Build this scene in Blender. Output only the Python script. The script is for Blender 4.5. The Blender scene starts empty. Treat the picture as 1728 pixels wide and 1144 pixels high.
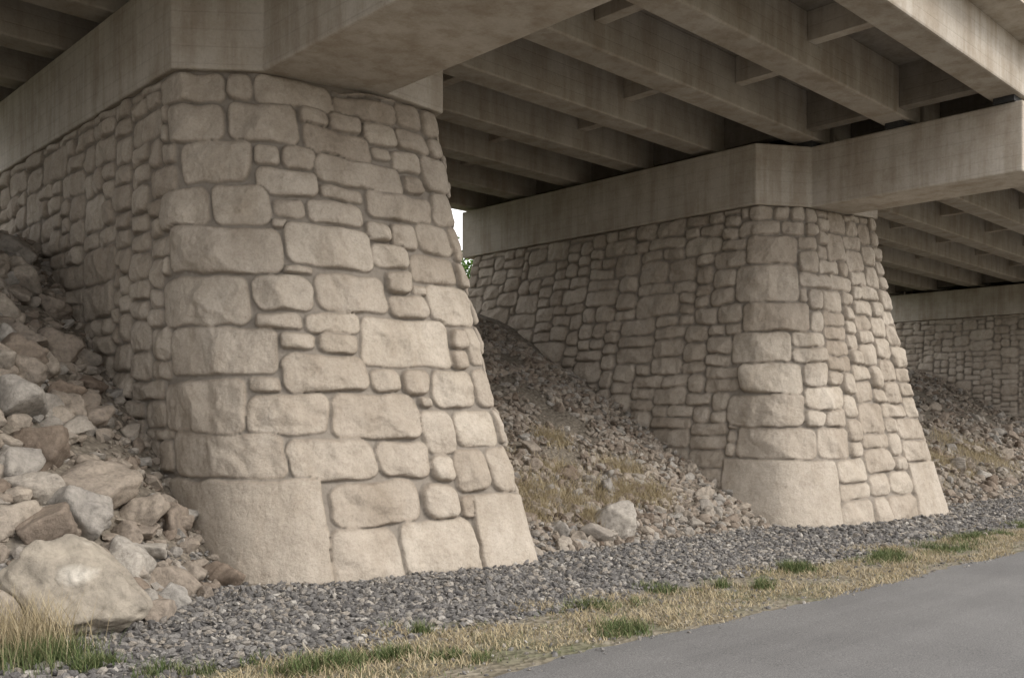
import bpy, bmesh, math, random
import numpy as np
from mathutils import Vector
random.seed(5); rng=np.random.default_rng(11)
scene=bpy.context.scene
TOPZ=5.3

# ------------------------------------------------------------ helpers
def mesh_np(name, verts, faces, mat=None, smooth=True, col=None, parent=None):
    verts=np.asarray(verts,np.float32).reshape(-1,3); faces=np.asarray(faces,np.int32)
    k=faces.shape[1]; nf=len(faces)
    me=bpy.data.meshes.new(name)
    me.vertices.add(len(verts)); me.vertices.foreach_set('co',verts.ravel())
    me.loops.add(nf*k); me.loops.foreach_set('vertex_index',faces.ravel())
    me.polygons.add(nf)
    me.polygons.foreach_set('loop_start',np.arange(0,nf*k,k,dtype=np.int32))
    me.polygons.foreach_set('loop_total',np.full(nf,k,np.int32))
    me.polygons.foreach_set('use_smooth',np.full(nf,smooth,bool))
    me.update(calc_edges=True)
    if col is not None:
        a=me.color_attributes.new('tint','FLOAT_COLOR','POINT')
        a.data.foreach_set('color',np.asarray(col,np.float32).ravel())
    ob=bpy.data.objects.new(name,me); scene.collection.objects.link(ob)
    if mat: me.materials.append(mat)
    if parent: ob.parent=parent
    return ob
def empty(name):
    e=bpy.data.objects.new(name,None); scene.collection.objects.link(e); return e
def prism(name,poly,z0,z1,mat,parent=None,bevel=0.02):
    bm=bmesh.new(); vs=[bm.verts.new((x,y,z0)) for x,y in poly]
    f=bm.faces.new(vs); r=bmesh.ops.extrude_face_region(bm,geom=[f])
    for g in r['geom']:
        if isinstance(g,bmesh.types.BMVert): g.co.z=z1
    bmesh.ops.recalc_face_normals(bm,faces=bm.faces)
    me=bpy.data.meshes.new(name); bm.to_mesh(me); bm.free()
    ob=bpy.data.objects.new(name,me); scene.collection.objects.link(ob); me.materials.append(mat)
    if bevel:
        m=ob.modifiers.new('bevel','BEVEL'); m.width=bevel; m.segments=2
    if parent: ob.parent=parent
    return ob
def box(name,x0,x1,y0,y1,z0,z1,mat,parent=None,bevel=0.015):
    return prism(name,[(x0,y0),(x1,y0),(x1,y1),(x0,y1)],z0,z1,mat,parent,bevel)
LAT=rng.random((256,256))*2-1
def vn(x,y,s=0):
    x=np.asarray(x)+s*17.31; y=np.asarray(y)+s*9.77
    xi=np.floor(x).astype(int); yi=np.floor(y).astype(int); fx=x-xi; fy=y-yi
    fx=fx*fx*(3-2*fx); fy=fy*fy*(3-2*fy)
    g=lambda a,b:LAT[a&255,b&255]
    return (g(xi,yi)*(1-fx)+g(xi+1,yi)*fx)*(1-fy)+(g(xi,yi+1)*(1-fx)+g(xi+1,yi+1)*fx)*fy
def fbm(x,y,s=0,o=4):
    r=0;a=1.0;t=0
    for i in range(o):
        r=r+a*vn(x*2**i,y*2**i,s+i*3); t+=a; a*=.5
    return r/t

# ------------------------------------------------------------ materials
class NT:
    def __init__(s,name):
        s.m=bpy.data.materials.new(name); s.m.use_nodes=True; s.t=s.m.node_tree; s.b=s.t.nodes['Principled BSDF']
        s.b.inputs['Roughness'].default_value=.9; s.b.inputs['Specular IOR Level'].default_value=.2
        s.geo=s.t.nodes.new('ShaderNodeNewGeometry')
    def n(s,ty,**k):
        nd=s.t.nodes.new(ty)
        for a,b in k.items(): setattr(nd,a,b)
        return nd
    def l(s,a,b): s.t.links.new(a,b)
    def noise(s,scale,detail=6,rough=.6,stretch=None):
        nd=s.n('ShaderNodeTexNoise'); nd.inputs['Scale'].default_value=scale; nd.inputs['Detail'].default_value=detail; nd.inputs['Roughness'].default_value=rough
        if stretch:
            mp=s.n('ShaderNodeMapping'); mp.inputs['Scale'].default_value=stretch; s.l(s.geo.outputs['Position'],mp.inputs['Vector']); s.l(mp.outputs[0],nd.inputs['Vector'])
        else: s.l(s.geo.outputs['Position'],nd.inputs['Vector'])
        return nd.outputs['Fac']
    def ramp(s,fac,stops):
        r=s.n('ShaderNodeValToRGB'); e=r.color_ramp.elements
        while len(e)<len(stops): e.new(.5)
        for i,(p,c) in enumerate(stops):
            e[i].position=p; e[i].color=(*c,1) if len(c)==3 else c
        s.l(fac,r.inputs[0]); return r.outputs[0]
    def mix(s,a,b,fac,mode='MIX'):
        m=s.n('ShaderNodeMix',data_type='RGBA',blend_type=mode)
        if isinstance(fac,(int,float)): m.inputs[0].default_value=fac
        else: s.l(fac,m.inputs[0])
        for v,i in ((a,6),(b,7)):
            if isinstance(v,tuple): m.inputs[i].default_value=(*v,1)
            else: s.l(v,m.inputs[i])
        return m.outputs[2]
    def math(s,op,a,b=None):
        m=s.n('ShaderNodeMath',operation=op)
        for v,i in ((a,0),(b,1)):
            if v is None: continue
            if isinstance(v,(int,float)): m.inputs[i].default_value=v
            else: s.l(v,m.inputs[i])
        return m.outputs[0]
    def bump(s,h,dist,strength=1,prev=None):
        b=s.n('ShaderNodeBump'); b.inputs['Distance'].default_value=dist; b.inputs['Strength'].default_value=strength
        s.l(h,b.inputs['Height'])
        if prev is not None: s.l(prev,b.inputs['Normal'])
        return b.outputs[0]
    def done(s,col,nrm=None):
        s.l(col,s.b.inputs['Base Color'])
        if nrm is not None: s.l(nrm,s.b.inputs['Normal'])
        return s.m
G=lambda v:(v,v,v)

def mat_stone():
    m=NT('cast_masonry_stone')
    at=m.n('ShaderNodeAttribute',attribute_name='tint'); sp=m.n('ShaderNodeSeparateColor'); m.l(at.outputs['Color'],sp.inputs[0])
    base=m.ramp(m.noise(1.1,6,.6),[(.3,(.39,.34,.282)),(.5,(.45,.396,.333)),(.7,(.51,.455,.39))])
    base=m.mix(base,m.ramp(sp.outputs[0],[(0,(.76,.725,.69)),(.5,(.93,.92,.91)),(1,(1.08,1.08,1.07))]),.8,'MULTIPLY')
    base=m.mix(base,m.ramp(m.noise(38,5,.75),[(.35,G(.76)),(.5,G(1)),(.68,G(1.1))]),.55,'MULTIPLY')
    base=m.mix(base,m.ramp(m.noise(7,7,.72),[(.3,(.70,.68,.66)),(.5,G(.97)),(.7,G(1.08))]),.6,'MULTIPLY')
    base=m.mix(base,m.ramp(m.noise(1,5,.65,(2.5,2.5,.5)),[(.35,(.76,.73,.69)),(.55,G(1))]),.55,'MULTIPLY')
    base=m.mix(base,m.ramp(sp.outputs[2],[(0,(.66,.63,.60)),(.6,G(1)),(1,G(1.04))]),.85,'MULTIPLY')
    mortar=m.mix((.215,.188,.158),(.295,.26,.22),m.noise(12))
    col=m.mix(mortar,base,sp.outputs[1])
    nb=m.bump(m.noise(9,10,.64),.065,.6)
    nb=m.bump(m.noise(90,4,.7),.005,.6,nb)
    return m.done(col,nb)
def mat_concrete(name,dark=1.0):
    m=NT(name)
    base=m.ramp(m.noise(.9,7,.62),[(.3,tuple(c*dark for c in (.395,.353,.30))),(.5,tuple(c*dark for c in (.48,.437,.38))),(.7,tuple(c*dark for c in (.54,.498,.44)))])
    st=m.ramp(m.noise(1,6,.65,(4,4,.35)),[(.38,(.70,.65,.59)),(.55,G(1))])
    base=m.mix(base,st,.6,'MULTIPLY')
    st2=m.ramp(m.noise(1.7,7,.7),[(.42,G(1)),(.68,(.70,.64,.56))])
    base=m.mix(base,st2,.6,'MULTIPLY')
    base=m.mix(base,m.ramp(m.noise(30,4,.7),[(.3,G(.85)),(.6,G(1.05))]),.6,'MULTIPLY')
    w=m.n('ShaderNodeTexWave',wave_type='BANDS',bands_direction='Z'); w.inputs['Scale'].default_value=1.7; w.inputs['Distortion'].default_value=.15
    m.l(m.geo.outputs['Position'],w.inputs['Vector'])
    jl=m.ramp(w.outputs['Fac'],[(0,G(.0)),(.03,G(1))])
    base=m.mix(base,m.ramp(jl,[(0,G(.8)),(1,G(1))]),.4,'MULTIPLY')
    pit=m.n('ShaderNodeTexVoronoi'); pit.inputs['Scale'].default_value=16; m.l(m.geo.outputs['Position'],pit.inputs['Vector'])
    pr=m.ramp(pit.outputs['Distance'],[(.04,G(0)),(.1,G(1))])
    base=m.mix(base,m.ramp(pr,[(0,G(.6)),(1,G(1))]),.6,'MULTIPLY')
    nb=m.bump(m.noise(25,6,.65),.01,.5); nb=m.bump(jl,.004,.5,nb)
    return m.done(base,nb)
def mat_rock(name,stops,sc=18,crag=0):
    m=NT(name)
    at=m.n('ShaderNodeAttribute',attribute_name='tint'); sp=m.n('ShaderNodeSeparateColor'); m.l(at.outputs['Color'],sp.inputs[0])
    base=m.ramp(sp.outputs[0],stops)
    base=m.mix(base,m.ramp(m.noise(sc,6,.7),[(.3,G(.55)),(.5,G(.95)),(.7,G(1.25))]),.8,'MULTIPLY')
    base=m.mix(base,m.ramp(m.noise(2.2,4,.6),[(.35,(.8,.78,.76)),(.65,(1.1,1.07,1.02))]),.8,'MULTIPLY')
    nb=m.bump(m.noise(sc,8,.7),.03,.8)
    if crag:
        v=m.n('ShaderNodeTexNoise',noise_type='RIDGED_MULTIFRACTAL'); v.inputs['Scale'].default_value=3.2; v.inputs['Detail'].default_value=8; v.inputs['Roughness'].default_value=.6
        m.l(m.geo.outputs['Position'],v.inputs['Vector'])
        cr=m.ramp(v.outputs['Fac'],[(.25,G(.0)),(.9,G(1))])
        nb=m.bump(cr,.08,1,nb)
        base=m.mix(base,m.ramp(cr,[(0,(.60,.57,.53)),(.35,G(1)),(1,G(1.1))]),.9,'MULTIPLY')
    return m.done(base,nb)
def mat_blade(name,stops):
    m=NT(name)
    at=m.n('ShaderNodeAttribute',attribute_name='tint'); sp=m.n('ShaderNodeSeparateColor'); m.l(at.outputs['Color'],sp.inputs[0])
    m.b.inputs['Roughness'].default_value=.7
    return m.done(m.ramp(sp.outputs[0],stops))
def mat_asphalt():
    m=NT('asphalt')
    base=m.ramp(m.noise(.7,6,.6),[(.3,(.15,.146,.143)),(.7,(.185,.18,.175))])
    base=m.mix(base,m.ramp(m.noise(110,3,.8),[(.35,G(.5)),(.5,G(1)),(.65,G(1.7))]),.8,'MULTIPLY')
    base=m.mix(base,m.ramp(m.noise(1,4,.6,(.25,3,1)),[(.4,G(.9)),(.6,G(1.04))]),.7,'MULTIPLY')
    m.b.inputs['Roughness'].default_value=.8
    return m.done(base,m.bump(m.noise(200,3,.8),.006,.8))
def mat_ground():
    m=NT('ground_soil')
    sx=m.n('ShaderNodeSeparateXYZ'); m.l(m.geo.outputs['Position'],sx.inputs[0])
    y=m.math('ADD',sx.outputs[1],m.math('MULTIPLY',m.math('SUBTRACT',m.noise(1.6,5),.5),1.3))
    grass=m.ramp(m.noise(5,6,.7),[(.3,(.13,.115,.08)),(.5,(.215,.187,.14)),(.7,(.29,.26,.205))])
    green=m.ramp(m.noise(1.2,4),[(.5,G(0)),(.62,G(1))])
    grass=m.mix(grass,(.115,.125,.065),m.mix(G(0),green,.5))
    v=m.n('ShaderNodeTexVoronoi'); v.inputs['Scale'].default_value=30; m.l(m.geo.outputs['Position'],v.inputs['Vector'])
    gr=m.mix(m.ramp(v.outputs['Distance'],[(0,(.30,.285,.27)),(.7,(.13,.124,.117))]),m.ramp(v.outputs['Color'],[(.2,G(.6)),(.8,G(1.5))]),.8,'MULTIPLY')
    v2=m.n('ShaderNodeTexVoronoi'); v2.inputs['Scale'].default_value=17; m.l(m.geo.outputs['Position'],v2.inputs['Vector'])
    dirt=m.ramp(m.noise(9,6,.7),[(.3,(.16,.137,.11)),(.7,(.29,.253,.205))])
    dirt=m.mix(dirt,m.ramp(v2.outputs['Distance'],[(.0,G(1.25)),(.6,G(.6))]),.7,'MULTIPLY')
    f1=m.ramp(m.math('DIVIDE',m.math('SUBTRACT',y,5.2),.25),[(0,G(0)),(1,G(1))])
    f2=m.ramp(m.math('DIVIDE',m.math('SUBTRACT',y,7.5),.4),[(0,G(0)),(1,G(1))])
    f3=m.ramp(m.math('DIVIDE',m.math('SUBTRACT',y,18.),.6),[(0,G(0)),(1,G(1))])
    c=m.mix(grass,gr,f1); c=m.mix(c,dirt,f2); c=m.mix(c,(.08,.10,.035),f3)
    return m.done(c,m.bump(v2.outputs['Distance'],.03,.9))
STONE=mat_stone(); CONC=mat_concrete('weathered_concrete'); CONCG=mat_concrete('girder_concrete',.95); CONCD=mat_concrete('painted_shade_concrete',.5)  # CONCD: same concrete darkened; shade between girders painted into slab and end diaphragms
ROCK=mat_rock('rubble_rock',[(0,(.18,.14,.11)),(.3,(.27,.228,.19)),(.6,(.35,.31,.265)),(.85,(.32,.305,.285)),(1,(.45,.415,.37))])
GRAV=mat_rock('gravel_stone',[(0,(.13,.126,.126)),(.35,(.21,.203,.20)),(.6,(.295,.285,.275)),(.85,(.36,.325,.285)),(1,(.52,.50,.47))],60)
BOULD=mat_rock('boulder_rock',[(0,(.30,.27,.23)),(.5,(.43,.395,.35)),(1,(.54,.51,.46))],9,1)
DRY=mat_blade('dry_grass',[(0,(.24,.19,.11)),(.5,(.38,.31,.19)),(1,(.50,.425,.29))])
GREEN=mat_blade('green_grass',[(0,(.055,.08,.028)),(.6,(.105,.14,.05)),(1,(.25,.24,.13))])
LEAF=mat_blade('tree_leaves',[(0,(.03,.06,.01)),(.6,(.07,.14,.02)),(1,(.13,.21,.04))])
mb=NT('bark'); BARK=mb.done(mb.ramp(mb.noise(12),[(.3,(.06,.045,.03)),(.7,(.14,.11,.08))]),mb.bump(mb.noise(30),.01))
ms=NT('galvanised_steel'); ms.b.inputs['Metallic'].default_value=.6; ms.b.inputs['Roughness'].default_value=.5; STEEL=ms.done(ms.ramp(ms.noise(20),[(.3,G(.4)),(.7,G(.5))]))
mr=NT('rubber_bearing'); RUB=mr.done(mr.ramp(mr.noise(20),[(.3,G(.03)),(.7,G(.05))]))

# ------------------------------------------------------------ terrain
def terr(X,Y):
    X=np.asarray(X,float); Y=np.asarray(Y,float)
    foot=np.interp(X,[-60,2.4,4.1,5,7.5,60],[7.0,7.0,8.2,8.2,7.85,7.85])
    sl=np.interp(X,[-60,3.8,7.5,60],[.66,.68,.54,.54])
    r=np.clip(sl*(Y-foot),0,None)
    r=np.where(r>3.6,3.6+.55*(1-np.exp(-(r-3.6)/.55)),r)
    n=fbm(X*.8,Y*.8,2,3)*.12*np.clip(r/.5,0,1)+fbm(X*2.5,Y*2.5,6,3)*.05*np.clip(r/.3,0,1)
    return -0.02*(X-5)+r+n
def build_ground():
    xs=np.concatenate([[-400,-200,-100,-50,-25,-12,-6],np.arange(-3,30,.15),np.arange(30,60,.6),[70,90,120,200,400]])
    ys=np.concatenate([[-400,-200,-80,-30,-10,-4],np.arange(3,19,.15),[20,22,25,30,40,60,100,200,400]])
    X,Y=np.meshgrid(xs,ys); Z=terr(X,Y)
    nx=len(xs); ny=len(ys); I=(np.arange(ny-1)[:,None]*nx+np.arange(nx-1)[None]).ravel()
    mesh_np('ground',np.stack([X,Y,Z],-1),np.stack([I,I+1,I+nx+1,I+nx],1),mat_ground())
    xs=np.concatenate([[-400,-100,-20],np.arange(-3,30,.05),[40,60,120,400]])
    e=4.15+(fbm(xs*1.5,xs*0,7,4)*.12+fbm(xs*9,xs*0,9,3)*.03)*(np.abs(xs-13)<18)
    a=np.stack([xs,np.full_like(xs,-3.2),-0.02*(xs-5)+.004],1); b=np.stack([xs,e,-0.02*(xs-5)+.004],1)
    n=len(xs); I=np.arange(n-1)
    mesh_np('road',np.concatenate([a,b]),np.stack([I,I+1,I+n+1,I+n],1),mat_asphalt())
build_ground()

# ------------------------------------------------------------ masonry
def pack(u0,u1,v0,v1,cw,ch,res=(),rg=None,big=1.0,mirror=False,drop=False):
    nu=max(1,round((u1-u0)/cw)); nv=max(1,round((v1-v0)/ch)); cw=(u1-u0)/nu; ch=(v1-v0)/nv
    occ=np.zeros((nv,nu),bool); out=[]
    for (a,b,c,d) in res:
        i0=int(round((a-u0)/cw)); i1=int(round((b-u0)/cw)); j0=int(round((c-v0)/ch)); j1=int(round((d-v0)/ch))
        if mirror: i0,i1=nu-i1,nu-i0
        i0=max(i0,0); i1=min(i1,nu); j1=min(j1,nv)
        if drop: occ[j0:j1,i0:i1]=True
        elif i1>i0 and j1>j0 and not occ[j0:j1,i0:i1].any():
            occ[j0:j1,i0:i1]=True; out.append([i0,i1,j0,j1])
    opts=[(6,4),(5,3),(4,3),(4,4),(3,3),(3,2),(4,2),(5,2),(2,2),(2,3)]
    w=np.array([1.2,2.6,3.4,1.6,3.4,4,2.6,1.8,2.6,1.6])
    for j in range(nv):
        for i in range(nu):
            if occ[j,i]: continue
            hgt=j/nv
            ww=w*np.array([(o[0]*o[1])**((.45-hgt)*.9*big) for o in opts]); ww/=ww.sum()
            done=False
            for _ in range(22):
                a,b=opts[rg.choice(len(opts),p=ww)]
                if i+a<=nu and j+b<=nv and not occ[j:j+b,i:i+a].any():
                    if i+a<nu and not occ[j,i+a] and (i+a+1==nu or occ[j,i+a+1]) and rg.random()<.8: continue
                    done=True;break
            if not done:
                a=1
                while a<4 and i+a<nu and not occ[j,i+a]: a+=1
                b=1
                while b<2 and j+b<nv and not occ[j+b,i:i+a].any(): b+=1
            occ[j:j+b,i:i+a]=True
            if a==1 and not done:
                for o in out:
                    if o[1]==i and o[2]==j and o[3]==j+b: o[1]=i+1; break
                else: out.append([i,i+a,j,j+b])
            else: out.append([i,i+a,j,j+b])
    if mirror: out=[[nu-o[1],nu-o[0],o[2],o[3]] for o in out]
    return [(u0+o[0]*cw,u0+o[1]*cw,v0+o[2]*ch,v0+o[3]*ch) for o in out]

def pier_masonry(parent,base,top,iE,iR,zb,ds,dz,seed,nose=None,layout=None,B=.06,cell=(.18,.13),side=(.175,.11)):
    rg=np.random.default_rng(seed)
    base=np.array(base+[base[0]],float); top=np.array(top+[top[0]],float); mid=(base+top)/2
    cum=np.concatenate([[0],np.cumsum(np.hypot(*np.diff(mid,axis=0).T))]); L=cum[-1]
    fu=np.arange(0,L,.02)
    def sm(a,win):
        k=np.ones(win)/win
        r=[]
        for c in range(2):
            x=np.interp(fu,cum,a[:,c]); x=np.concatenate([x[-60:],x,x[:60]])
            x=np.convolve(np.convolve(x,k,'same'),k,'same'); r.append(x[60:-60])
        return np.stack(r,1)
    Bf=sm(base,21); Tf=sm(top,11)
    uE,uR=cum[iE],cum[iR]
    U=np.concatenate([np.arange(0,uE-1.2,ds[0]),np.arange(uE-1.2,uR,ds[1]),np.arange(uR,L,ds[2])])
    pt=lambda F:np.stack([np.interp(U,np.append(fu,L),np.append(F[:,c],F[0,c])) for c in range(2)],1)
    Bu,Tu=pt(Bf),pt(Tf)
    Hh=TOPZ-zb
    V=np.concatenate([[-.6,-.3],np.arange(-.1,Hh,dz),[Hh]])
    f=np.clip(V/Hh,-.1,1); g=f+.25*f*(1-f)
    P=Bu[None]+(Tu-Bu)[None]*g[:,None,None]
    t=np.roll(P,-1,1)-np.roll(P,1,1); t/=np.linalg.norm(t,axis=2,keepdims=True)+1e-9
    N=np.stack([t[...,1],-t[...,0]],-1)
    noseL=[]
    if nose:
        for (a,b,c,d,k) in nose: noseL.append([uE+a*(uR-uE),uE+b*(uR-uE),c*Hh,d*Hh,k])
    else:
        pk=pack(uE,uR,0,Hh,cell[0],cell[1],[(uE+a,(uE+b) if b>0 else uR,c,d) if a>=0 else (uR+a,uR,c,d) for a,b,c,d in layout],rg,1.2)
        for q,s in enumerate(pk):
            k=1.
            if layout and q<2: k=2.
            elif layout and q<len(layout): k=1.25
            noseL.append([*s,k])
    # quoins return around the corner
    res=[]
    cor=sorted([s for s in noseL if s[0]<uE+.06],key=lambda s:s[2])
    for i,s in enumerate(cor):
        ext=.36 if i%2==0 else .18
        s[0]=uE-ext; res.append((uE-ext,uE,s[2],s[3]))
    st=[(*s,.85) for s in pack(.0,uE,0,Hh,side[0],side[1],res,rg,.5,True,True)]
    st+=[(*s,.8) for s in pack(uR,L,0,Hh,.15,.12,(),rg)]
    st+=noseL
    UU,VV=np.meshgrid(U,V)
    WU=UU+fbm(UU*2.6,VV*2.6,seed,3)*.045; WV=VV+fbm(UU*2.2,VV*2.6,seed+5,3)*.045
    H=fbm(UU*9,VV*9,seed+2,3)*.006+.004; C=np.zeros(UU.shape+(4,)); C[...,3]=1; C[...,0]=.5
    rough=fbm(UU*5,VV*5,seed+8,5); rid=1-np.abs(fbm(UU*3.2,VV*3.2,seed+9,5))*2.4
    for (a,b,c,d,k) in st:
        if c<=0.001: c=-.25
        i0,i1=np.searchsorted(U,[a-.06,b+.06]); j0,j1=np.searchsorted(V,[c-.06,d+.06])
        if c<0: j0=0
        if i1<=i0 or j1<=j0: continue
        sl=(slice(j0,j1),slice(i0,i1))
        gap=.004
        hw=(b-a)/2-gap; hh=(d-c)/2-gap
        x=WU[sl]-(a+b)/2; y=WV[sl]-(c+d)/2
        sk=.10 if min(hw,hh)>.1 else .05
        x,y=x+y*(rg.random()-.5)*sk,y+x*(rg.random()-.5)*.06
        big=1.5<k
        r=.05 if big else min(.12,.66*min(hw,hh))
        qx=np.abs(x)-hw+r; qy=np.abs(y)-hh+r
        dd=np.hypot(np.maximum(qx,0),np.maximum(qy,0))+np.minimum(np.maximum(qx,qy),0)-r
        e=-dd+rough[sl]*.014
        kk=.8 if big else k
        R=.05 if big else min(.12,.72*min(hw,hh)); Bs=B*kk*(.75+.5*rg.random())
        if min(hw,hh)<.1: Bs*=.85
        q=np.clip(e/R,0,1); edge=Bs*1.3*np.sqrt(1-(1-q)**2)
        if not big:
            face=np.full(x.shape,9.)
            for _ in range(7):
                ang=rg.random()*6.283; s=.10+.30*rg.random(); c0=Bs*(.95+.5*rg.random())
                face=np.minimum(face,c0+s*(np.cos(ang)*(x+rough[sl]*.05)+np.sin(ang)*(y+rid[sl]*.03)))
            face=np.maximum(face,Bs*.4)
        else: face=np.full(x.shape,Bs)
        h=-np.log(np.exp(-edge*120)+np.exp(-face*120))/120
        h=h+(rough[sl]*.022+ (0 if big else 1)*rid[sl]*.014)*np.clip(e/.05,0,1)*(0.45 if big else 1)
        m=e>0; h=np.maximum(h,.002)
        H[sl]=np.where(m,h,H[sl])
        tn=.55+.2*rg.standard_normal() if not big else .65
        C[sl+(0,)]=np.where(m,np.clip(tn,0,1),C[sl+(0,)])
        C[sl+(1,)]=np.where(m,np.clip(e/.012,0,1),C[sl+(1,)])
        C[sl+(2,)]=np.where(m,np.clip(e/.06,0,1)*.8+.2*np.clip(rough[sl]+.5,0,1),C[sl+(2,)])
    pos=np.empty(UU.shape+(3,)); pos[...,:2]=P+N*(H-.06)[...,None]; pos[...,2]=VV+zb
    nu=len(U); nv=len(V); i=np.arange(nu); I=(np.arange(nv-1)[:,None]*nu); 
    a=(I+i[None]).ravel(); b=(I+((i+1)%nu)[None]).ravel()
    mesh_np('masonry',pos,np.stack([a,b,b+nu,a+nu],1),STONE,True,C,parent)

def cap(parent,poly):
    prism('cap_beam',poly,TOPZ,TOPZ+1.08,CONC,parent,.025)

# near pier: nose stone rectangles read off the image (x0,x1,y0,y1 in image pixels, y downward)
S=[(300,388,122,178),(388,424,125,175),(424,545,125,190),(545,655,165,208),(545,655,140,163),(655,706,172,220),(706,745,185,235),
(298,386,180,250),(388,490,178,256),(492,536,190,222),(536,594,192,230),(596,655,208,250),(655,716,220,262),(716,748,235,272),(496,608,224,278),
(303,423,250,328),(424,460,258,298),(462,516,260,302),(610,640,252,276),(641,700,260,300),(702,760,270,335),(516,660,278,334),
(428,522,300,350),(524,592,332,358),(660,700,302,335),(595,718,336,386),(718,770,335,395),
(290,356,330,403),(358,448,330,403),(450,498,352,390),(500,592,358,400),(594,636,388,426),(636,688,388,440),(688,756,388,446),(756,778,395,455),
(300,464,403,488),(448,472,390,412),(466,606,400,476),(607,666,430,474),(668,764,446,500),(764,790,455,505),
(300,417,488,576),(418,510,490,550),(512,630,484,554),(630,674,476,518),(674,706,500,520),(632,706,518,560),(706,800,502,572),(466,510,474,490),
(292,458,578,662),(420,496,552,584),(498,580,552,590),(458,512,588,622),(514,580,590,626),(582,744,560,644),(744,778,574,608),(778,818,574,642),(744,778,608,644),
(300,412,664,757),(412,462,664,690),(462,598,627,690),(600,650,645,688),(652,700,645,690),(702,788,645,710),(788,834,644,710),
(412,534,690,764),(535,680,690,764),(680,742,712,788),(742,832,712,774),(680,704,690,712),(832,856,712,770),
(295,470,757,830),(470,606,766,832),(606,692,766,828),(692,734,788,830),(734,804,776,848),(804,884,772,846),
(288,530,830,1000),(532,676,832,900),(678,740,832,888),(742,772,850,888),(770,912,848,1000),
(532,640,900,1000),(642,770,888,1000)]
nose=[]
for (x0,x1,y0,y1) in S:
    k=2.0 if (y1>=1000 and (x1-x0)>130) else 1.0
    xm,ym=(x0+x1)/2,(y0+y1)/2
    xr=lambda y:np.interp(y,[120,195,400,600,850,950],[738,747,778,821,882,907])
    fx=lambda x,y:(x-294)/(xr(y)-294)
    ym=min(ym,(y0+990)/2 if y1>=1000 else ym)
    s0,s1=fx(x0,ym),fx(x1,ym); sm_=(s0+s1)/2
    yt=np.interp(sm_,[0,.33,.8,1],[118,124,162,190]); yb=np.interp(sm_,[0,.16,.4,1],[975,990,985,950])
    fz=lambda y:(yb-y)/(yb-yt)
    nose.append((max(s0,0),min(s1,1),max(fz(y1),0),min(fz(y0),.995),k))

p1=empty('stone_bridge_pier')
pier_masonry(p1,
 [(4.12,17.6),(4.12,9.05),(4.19,8.12),(4.68,7.66),(4.87,7.55),(6.62,7.38),(7.55,7.30),(7.68,8.0),(7.62,17.6)],
 [(4.28,17.0),(4.30,9.72),(4.62,9.47),(5.03,9.12),(5.21,9.07),(6.44,8.80),(7.30,8.88),(7.38,9.3),(7.36,17.0)],
 1,6,-.0,(.022,.013,.08),.014,3,nose=nose,B=.095)
cap(p1,[(4.23,17.3),(4.28,9.69),(5.03,9.09),(5.03,4.75),(6.44,4.75),(6.44,8.74),(7.34,8.84),(7.44,9.3),(7.44,17.3)])
p2=empty('stone_bridge_pier')
lay=[(0,1.6,0,1.05),(-.95,0,0,.9)]
z=1.05; i=0
rr=random.Random(4)
while z<4.9:
    h=rr.choice([.52,.65,.65]); w=rr.choice([.9,1.08,1.26]) if i%2==0 else rr.choice([.72,.9])
    lay.append((0,w,z,min(z+h,5.5)))
    z+=h; i+=1
pier_masonry(p2,
 [(13.1,17.0),(13.1,8.34),(13.15,7.55),(13.9,7.09),(16.55,7.0),(18.3,6.93),(18.45,7.6),(18.5,17.0)],
 [(14.48,16.4),(14.50,8.87),(14.97,8.57),(15.38,8.31),(16.48,8.08),(17.14,7.95),(17.3,8.4),(17.3,16.4)],
 1,5,-.2,(.026,.02,.1),.02,8,layout=lay,B=.095,cell=(.19,.135))
cap(p2,[(14.43,16.7),(14.45,8.84),(15.38,8.28),(15.38,4.82),(16.48,4.82),(16.48,8.02),(17.2,7.9),(17.36,8.4),(17.36,16.7)])
p3=empty('stone_bridge_pier')
pier_masonry(p3,
 [(36,19),(36,8.9),(36.1,8),(36.9,7.5),(40.3,7.4),(40.5,8.0),(40.5,19)],
 [(37,18.5),(37,9.5),(37.8,9.0),(39,8.8),(39.6,9.0),(39.7,9.4),(39.7,18.5)],
 1,4,-.6,(.045,.045,.15),.035,12,layout=[],B=.11,side=(.15,.1))
cap(p3,[(36.93,18.7),(36.93,9.5),(37.75,8.95),(37.75,4.8),(39.0,4.8),(39.0,8.7),(39.65,8.85),(39.8,9.4),(39.8,18.7)])

# ------------------------------------------------------------ deck
deck=empty('concrete_bridge_deck')
GY=[5.3,7.0,8.62,10.3,11.95,13.6,15.25,16.9]
spans=[(-12,5.6),(5.75,15.85),(16.0,38.2),(38.35,62)]
ZB=6.47; ZS=7.24
for (a,b) in spans:
    for y in GY:
        box('girder',a,b,y-.46,y,ZB,ZS+.02,CONCG,deck,.03)
        for xx in (a+.35,b-.35):
            if abs(xx)<50: box('bearing',xx-.18,xx+.18,y-.38,y-.08,TOPZ+1.08,ZB,RUB,deck,0)
    n=max(1,round((b-a)/3.4))
    for k in range(1,n):
        xx=a+(b-a)*k/n
        for q in range(len(GY)-1):
            o=.35*((q%2)*2-1)
            box('diaphragm',xx-.1+o,xx+.1+o,GY[q],GY[q+1]-.46,ZS-.42,ZS+.01,CONCG,deck,.015)
    for e in (a+.75,b-.75):
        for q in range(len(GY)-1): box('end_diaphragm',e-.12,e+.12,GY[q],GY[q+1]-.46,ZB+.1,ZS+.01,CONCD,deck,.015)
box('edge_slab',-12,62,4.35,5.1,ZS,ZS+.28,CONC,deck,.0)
box('deck_slab',-12,62,5.1,17.6,ZS+.002,ZS+.278,CONCD,deck,.0)
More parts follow.
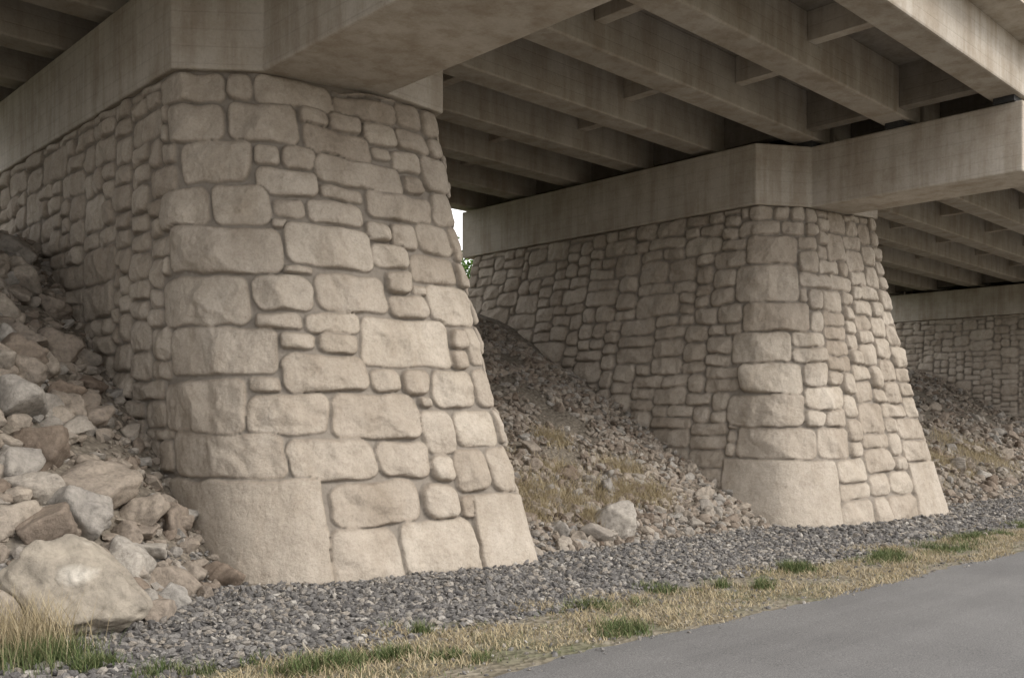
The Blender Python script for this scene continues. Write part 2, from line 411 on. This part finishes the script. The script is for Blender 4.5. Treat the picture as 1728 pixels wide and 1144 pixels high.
for y0,y1 in ((4.35,4.65),(17.3,17.6)):
    box('parapet',-12,62,y0+.003,y1-.003,ZS+.28,ZS+.75,CONC,deck,.02)
    for x in np.arange(-11,62,2.2): box('rail_post',x-.04,x+.04,(y0+y1)/2-.04,(y0+y1)/2+.04,ZS+.75,ZS+1.3,STEEL,deck,0)
    for zz in (1.0,1.28): box('rail',-12,62,(y0+y1)/2-.03,(y0+y1)/2+.03,ZS+zz,ZS+zz+.07,STEEL,deck,0)

# ------------------------------------------------------------ rocks
def ico(sub):
    bm=bmesh.new(); bmesh.ops.create_icosphere(bm,subdivisions=sub,radius=1)
    v=np.array([x.co[:] for x in bm.verts]); f=np.array([[a.index for a in x.verts] for x in bm.faces]); bm.free(); return v,f
def rockshape(dirs,rg,planes=9,flat=.7,soft=45,noise=.0):
    n=rg.standard_normal((planes,3)); n=np.concatenate([n,-n[:planes//2]+.5*rg.standard_normal((planes//2,3))]); n/=np.linalg.norm(n,axis=1,keepdims=True)
    d=.5+.5*rg.random(len(n))
    dot=dirs@n.T
    r=np.where(dot>.05,d/np.maximum(dot,.05),9); r=np.minimum(r,1.35)
    r=-np.log(np.exp(-soft*r).sum(1))/soft+.02
    p=dirs*r[:,None]
    if noise:
        p=p*(1+noise*(fbm(p[:,0]*2.2+p[:,2]*1.3,p[:,1]*2.2-p[:,2]*1.7,int(rg.integers(50)),5)))[:,None]
    return p*np.array([1.1,.7+.3*rg.random(),flat*(.7+.5*rg.random())])
def rotm(n,rg,tilt=.5):
    yaw=rg.random(n)*6.283; a=rg.standard_normal(n)*tilt; b=rg.standard_normal(n)*tilt
    cz,sz,ca,sa,cb,sb=np.cos(yaw),np.sin(yaw),np.cos(a),np.sin(a),np.cos(b),np.sin(b)
    Z=np.zeros((n,3,3)); Z[:,0,0]=cz;Z[:,0,1]=-sz;Z[:,1,0]=sz;Z[:,1,1]=cz;Z[:,2,2]=1
    A=np.zeros((n,3,3)); A[:,0,0]=1;A[:,1,1]=ca;A[:,1,2]=-sa;A[:,2,1]=sa;A[:,2,2]=ca
    Bm=np.zeros((n,3,3)); Bm[:,1,1]=1;Bm[:,0,0]=cb;Bm[:,0,2]=sb;Bm[:,2,0]=-sb;Bm[:,2,2]=cb
    return Z@A@Bm
def scatter(name,pos,size,sub,mat,rg,nvar=14,planes=9,tilt=.5,flat=.7,smooth=False,tint=None,noise=0,soft=45):
    dirs,fc=ico(sub); V=np.stack([rockshape(dirs,rg,planes,flat,soft,noise) for _ in range(nvar)])
    n=len(pos); R=rotm(n,rg,tilt); var=rg.integers(nvar,size=n)
    P=np.einsum('nij,nvj->nvi',R,V[var])*size[:,None,None]+pos[:,None,:]
    F=(fc[None]+(np.arange(n)*len(dirs))[:,None,None]).reshape(-1,3)
    if tint is None: tint=np.clip(rg.beta(2,2,n),0,1)
    C=np.ones((n,len(dirs),4)); C[:,:,0]=tint[:,None]
    return mesh_np(name,P,F,mat,smooth,C)
def inpier(X,Y):
    return ((X>4.25)&(X<7.5)&(Y>7.9))|((X>13.7)&(X<18)&(Y>7.4))|((X>36.7)&(X<40)&(Y>8.2))
def pts(n,x0,x1,y0,y1,rg,keep=None):
    X=x0+(x1-x0)*rg.random(n); Y=y0+(y1-y0)*rg.random(n)
    k=~inpier(X,Y)
    if keep is not None: k&=keep(X,Y)
    return X[k],Y[k]
rg=np.random.default_rng(77)
footf=lambda X:np.interp(X,[-60,2.4,4.1,5,7.5,60],[7.0,7.0,8.2,8.2,7.85,7.85])
X1,Y1=pts(34000,.2,12,5.0,8.6,rg,lambda X,Y:(Y>5.3+.3*fbm(X*1.5,Y*1.5,4))&(Y<footf(X)+.5))
X2,Y2=pts(15000,12,30,4.95,8.4,rg,lambda X,Y:(Y>5.3+.3*fbm(X*1.5,Y*1.5,4)))
X3,Y3=pts(2200,.2,12,4.0,5.6,rg)
X=np.concatenate([X1,X2,X3]);Y=np.concatenate([Y1,Y2,Y3]); n=len(X)
sz=.011+.036*rg.random(n)**3.2; sz[len(X1):len(X1)+len(X2)]*=1.3; sz[len(X1)+len(X2):]*=.55
scatter('gravel',np.stack([X,Y,terr(X,Y)+sz*.3],1),sz,1,GRAV,rg,30,8,.5,.6,tint=rg.random(n))
def rub(n,x0,x1,y0,y1,s0,s1,pw,keep=None):
    X,Y=pts(n,x0,x1,y0,y1,rg,keep); s=s0+(s1-s0)*rg.random(len(X))**pw
    return X,Y,s
def combine(name,lst,sub,mat,**k):
    X=np.concatenate([a[0] for a in lst]);Y=np.concatenate([a[1] for a in lst]);s=np.concatenate([a[2] for a in lst])
    return scatter(name,np.stack([X,Y,terr(X,Y)+s*.22],1),s,sub,mat,rg,**k)
above=lambda X,Y:Y>footf(X)-.12
patchy=lambda X,Y:(Y>footf(X)-.12)&(fbm(X*.9,Y*.9,12,4)+.25*rg.random(len(X))>-.2)
combine('rubble_slope',[
 rub(19000,7.3,14.2,7.6,16.5,.02,.095,2.3,patchy),
 rub(9000,17.5,37,7.7,18,.04,.14,2.1,patchy),
 rub(7000,-1,4.3,6.9,16.5,.02,.12,2.4,above)],2,ROCK,nvar=30,planes=7,tilt=.5,flat=.6,soft=30)
combine('rubble_rocks',[
 rub(130,7.4,13.6,7.8,9.3,.08,.17,2,above),
 rub(60,7.4,13.6,9,16,.08,.13,2,above),
 rub(150,18,36,7.9,12,.12,.25,1.5,above),
 rub(260,.0,4.1,7.0,16,.11,.26,1.5,above),
 rub(60,.0,3.8,8.0,15.5,.22,.36,1.2,above)],4,ROCK,nvar=24,planes=9,tilt=.4,flat=.75,noise=.25,smooth=True,soft=22)
def boulder(name,x,y,zc,sx,sy,sz_,yaw,seed,tint,mat=ROCK,sub=5,planes=9,soft=20,ns=.04):
    r=np.random.default_rng(seed); dirs,fc=ico(sub)
    p=rockshape(dirs,r,planes,1,soft,0.12); p/=np.abs(p).max(0)
    p+=ns*fbm(p[:,0]*4+p[:,2]*3,p[:,1]*4-p[:,2]*4,seed,6)[:,None]*dirs
    p*=np.array([sx,sy,sz_]); c,s=math.cos(yaw),math.sin(yaw)
    q=np.stack([p[:,0]*c-p[:,1]*s+x,p[:,0]*s+p[:,1]*c+y,p[:,2]+zc],1)
    C=np.ones((len(q),4)); C[:,0]=tint
    return mesh_np(name,q,fc,mat,True,C)
yw=math.radians(-44)
tz=lambda x,y:float(terr(x,y))
boulder('boulder',2.38,7.08,.27,.62,.47,.46,yw,24,.95,BOULD,6,16,17,.12)
for i,(x,y,s,h,t) in enumerate([(2.9,8.3,.40,.34,.8),(2.1,8.8,.36,.3,.35),(2.75,9.6,.42,.28,.8),(2.45,7.9,.26,.22,.2),(1.85,7.6,.28,.22,.15),
   (1.9,10.3,.38,.3,.3),(3.1,10.8,.3,.22,.45),(2.9,12.2,.36,.26,.6),(3.05,7.95,.18,.16,.5),(3.25,8.3,.16,.14,.35),(2.95,7.25,.17,.15,.8),(3.3,7.45,.17,.15,.85),(2.98,6.98,.15,.14,.4),(3.68,7.62,.09,.08,.4),(3.55,7.85,.12,.1,.5),
   (9.75,8.15,.36,.32,.95),(9.2,7.95,.28,.18,.7),(8.65,7.9,.14,.11,.45),(10.2,7.95,.15,.13,.6),(9.9,9.9,.2,.13,.5),(8.9,10.2,.2,.14,.6),(21,8.4,.35,.25,.6),(24,9,.4,.25,.7)]):
    boulder('rubble_boulder',x,y,tz(x,y)+h*.35,s,s*.8,h,rg.random()*6,100+i*7,t,ROCK,5,10,28,.05)

# ------------------------------------------------------------ grass
def blades(name,X,Y,h,mat,rg,w=.004,lean=.5,tint=None):
    n=len(X); Z=terr(X,Y); a=rg.random(n)*6.283; lx=np.cos(a);ly=np.sin(a)
    px,py=-ly,lx; L=h*lean*(.3+rg.random(n))
    def v(fr,side,k):
        return np.stack([X+lx*L*fr**1.8+px*w*side*k,Y+ly*L*fr**1.8+py*w*side*k,Z+h*fr-.005],1)
    V=np.stack([v(0,-1,1),v(0,1,1),v(.5,-1,.8),v(.5,1,.8),v(1.,0,0)],1)
    F=np.array([[0,1,3],[0,3,2],[2,3,4]]); F=(F[None]+(np.arange(n)*5)[:,None,None]).reshape(-1,3)
    if tint is None: tint=rg.random(n)
    C=np.ones((n,5,4)); C[:,:,0]=tint[:,None]
    return mesh_np(name,V,F,mat,True,C)
n=90000; X=rg.random(n)**1.3*28+.3; Y=4.06+1.6*rg.random(n)
k=(fbm(X*1.3,Y*2.2,31,5)*1.3+.5*np.sin(np.clip((Y-4.0)/1.5,0,1)*math.pi)>.22)
X,Y=X[k],Y[k]; blades('dry_grass_verge',X,Y,.012+.05*rg.random(len(X))**1.5*(1+fbm(X*3,Y*3,41,3)),DRY,rg,.003,1.6)
cl=[(6.0,5.2,.4),(5.3,4.5,.32),(4.25,5.5,.16),(3.9,4.64,.25),(3.5,4.9,.25),(11,5.0,.8),(14.4,5.1,1.0),(2.66,5.5,.3),(9,5.2,.4),(8,4.8,.25),(12.6,4.8,.6),(17,5,1.1),(2.1,5.9,.2),(3.1,5.1,.25),(7.2,5.3,.25)]
GX=[];GYY=[];GH=[]
for (x,y,r) in cl:
    for q in range(3):
        cx=x+rg.standard_normal()*r*.5; cy=y+rg.standard_normal()*.08; m=int(1300*r)
        GX.append(cx+rg.standard_normal(m)*r*.35); GYY.append(cy+rg.standard_normal(m)*min(r*.25,.13)); GH.append((.02+.075*rg.random(m))*(.6+.8*rg.random()))
m=5000; GX.append(rg.random(m)*20+1);GYY.append(4.2+1.1*rg.random(m));GH.append(.015+.03*rg.random(m))
X=np.concatenate(GX);Y=np.concatenate(GYY);H=np.concatenate(GH);k=(Y>4.12)&(fbm(X*4,Y*4,17,3)>-.1)
blades('green_grass_tufts',X[k],Y[k],H[k],GREEN,rg,.003,.9)
def tuft(x,y,r,m,h,mat,name,lean=.6):
    X=x+rg.standard_normal(m)*r; Y=y+rg.standard_normal(m)*r
    blades(name,X,Y,h*(.4+.6*rg.random(m)),mat,rg,.0022,lean)
tuft(1.85,6.45,.17,800,.46,DRY,'tall_dry_grass',.7); tuft(1.9,6.25,.15,1700,.2,GREEN,'leafy_weed',.9)
X=[];Y=[];H=[]
for (x,y,r) in [(10.8,8.8,.35),(10.4,8.7,.3),(11.3,8.7,.3),(8.97,9.0,.3),(9.4,8.7,.3),(8.5,9.5,.25),(9.0,9.9,.25),(10.0,9.3,.3),(11.5,9.4,.3),(9.5,8.35,.2),(8.6,8.5,.2),(10.7,10.2,.25),(9.6,10.8,.2),(27,9.7,1),(24,9.2,.6),(21,8.8,.5),(3.0,13.5,.3)]:
    m=int(3800*r); X.append(x+rg.standard_normal(m)*r*.8);Y.append(y+rg.standard_normal(m)*r*.5);H.append(.06+.2*rg.random(m)**1.4)
blades('dry_grass_tufts',np.concatenate(X),np.concatenate(Y),np.concatenate(H),DRY,rg,.0035,1.2,.4+.6*rg.random(sum(len(a) for a in X)))

# ------------------------------------------------------------ trees behind
def tree(x,y,h,r,seed):
    g=np.random.default_rng(seed); e=empty('deciduous_tree'); z0=tz(x,y)
    def limb(a,b,r0,r1):
        a=Vector(a);b=Vector(b);d=(b-a).normalized(); s=d.orthogonal().normalized(); t=d.cross(s); V=[];F=[]
        for p,rr_ in ((a,r0),((a+b)/2,(r0+r1)/2),(b,r1)):
            for k in range(7):
                q=p+(s*math.cos(k*.8976)+t*math.sin(k*.8976))*rr_; V.append(q[:])
        for j in range(2):
            for k in range(7): F.append([j*7+k,j*7+(k+1)%7,(j+1)*7+(k+1)%7,(j+1)*7+k])
        mesh_np('limb',V,F,BARK,True,None,e)
    limb((x,y,z0-.2),(x+.1,y,z0+h*.6),.14,.07)
    cs=[]
    for k in range(16):
        a=g.random()*6.28; zz=z0+h*(.25+.7*g.random()); rr_=r*(.3+.7*g.random())*math.sin(min(1,(z0+h-zz)/h+.25)*2)
        c=(x+math.cos(a)*rr_,y+math.sin(a)*rr_,zz); cs.append(c); limb((x+.05,y,z0+h*(.15+.3*g.random())),c,.05,.015)
    c=np.array(cs)[g.integers(16,size=10000)]; off=g.standard_normal((10000,3))*r*.26; p=c+off
    u=g.standard_normal((10000,3)); u/=np.linalg.norm(u,axis=1,keepdims=True); w=np.cross(u,g.standard_normal((10000,3))); w/=np.linalg.norm(w,axis=1,keepdims=True)
    s=.065; V=np.stack([p-u*s,p+w*s*.6,p+u*s,p-w*s*.6],1); F=np.arange(40000).reshape(-1,4)
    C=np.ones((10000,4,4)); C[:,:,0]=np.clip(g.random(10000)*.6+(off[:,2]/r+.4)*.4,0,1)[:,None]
    mesh_np('leaves',V,F,LEAF,True,C,e)
for i,(x,y,h,r) in enumerate([(22.6,26,3.4,1.9),(20,27,3.6,1.7),(27,28,3.3,2),(14,28,4,2),(33,30,4,2.2),(8,27,4,2),(42,31,5,2.5),(1,28,4.2,2),(-6,27,4.5,2.3),(24.2,29,3.3,2)]): tree(x,y,h,r,i+40)

# ------------------------------------------------------------ light, camera
el=math.radians(38); az=math.atan2(.45,-1.0)
sd=Vector((math.sin(az)*math.cos(el),math.cos(az)*math.cos(el),math.sin(el)))
w=bpy.data.worlds.new('World'); scene.world=w; w.use_nodes=True; nt=w.node_tree; bg=nt.nodes['Background']
sk=nt.nodes.new('ShaderNodeTexSky'); sk.sky_type='NISHITA'; sk.sun_disc=False; sk.sun_elevation=el; sk.sun_rotation=az; sk.dust_density=3; sk.air_density=1.0; sk.ozone_density=.5
# thin bright overcast layer over the clear sky
tc=nt.nodes.new('ShaderNodeTexCoord'); no=nt.nodes.new('ShaderNodeTexNoise'); no.inputs['Scale'].default_value=2.5; no.inputs['Detail'].default_value=6
nt.links.new(tc.outputs['Generated'],no.inputs['Vector'])
cr=nt.nodes.new('ShaderNodeValToRGB'); cr.color_ramp.elements[0].color=(.84,.83,.84,1); cr.color_ramp.elements[1].color=(1,.98,.955,1); cr.color_ramp.elements[0].position=.35; cr.color_ramp.elements[1].position=.65
nt.links.new(no.outputs['Fac'],cr.inputs[0])
vm=nt.nodes.new('ShaderNodeVectorMath'); vm.operation='SCALE'; vm.inputs['Scale'].default_value=15.0; nt.links.new(cr.outputs[0],vm.inputs[0])
mx=nt.nodes.new('ShaderNodeMix'); mx.data_type='RGBA'; mx.inputs[0].default_value=.87
nt.links.new(sk.outputs[0],mx.inputs[6]); nt.links.new(vm.outputs[0],mx.inputs[7])
nt.links.new(mx.outputs[2],bg.inputs[0]); bg.inputs[1].default_value=.15
su=bpy.data.lights.new('sun','SUN'); su.energy=2.1; su.angle=math.radians(20); su.color=(1,.95,.88)
so=bpy.data.objects.new('sun',su); scene.collection.objects.link(so); so.rotation_euler=(-sd).to_track_quat('-Z','Y').to_euler(); so.location=(0,-10,20)
cd=bpy.data.cameras.new('camera'); co=bpy.data.objects.new('camera',cd); scene.collection.objects.link(co)
cd.sensor_width=36; cd.lens=1574/1728*36; cd.shift_y=.0741; cd.clip_end=1500
co.location=(0,0,1.6); co.rotation_euler=(math.radians(90),0,math.radians(-43.9)); scene.camera=co
scene.view_settings.view_transform='Standard'; scene.view_settings.look='None'; scene.view_settings.exposure=0
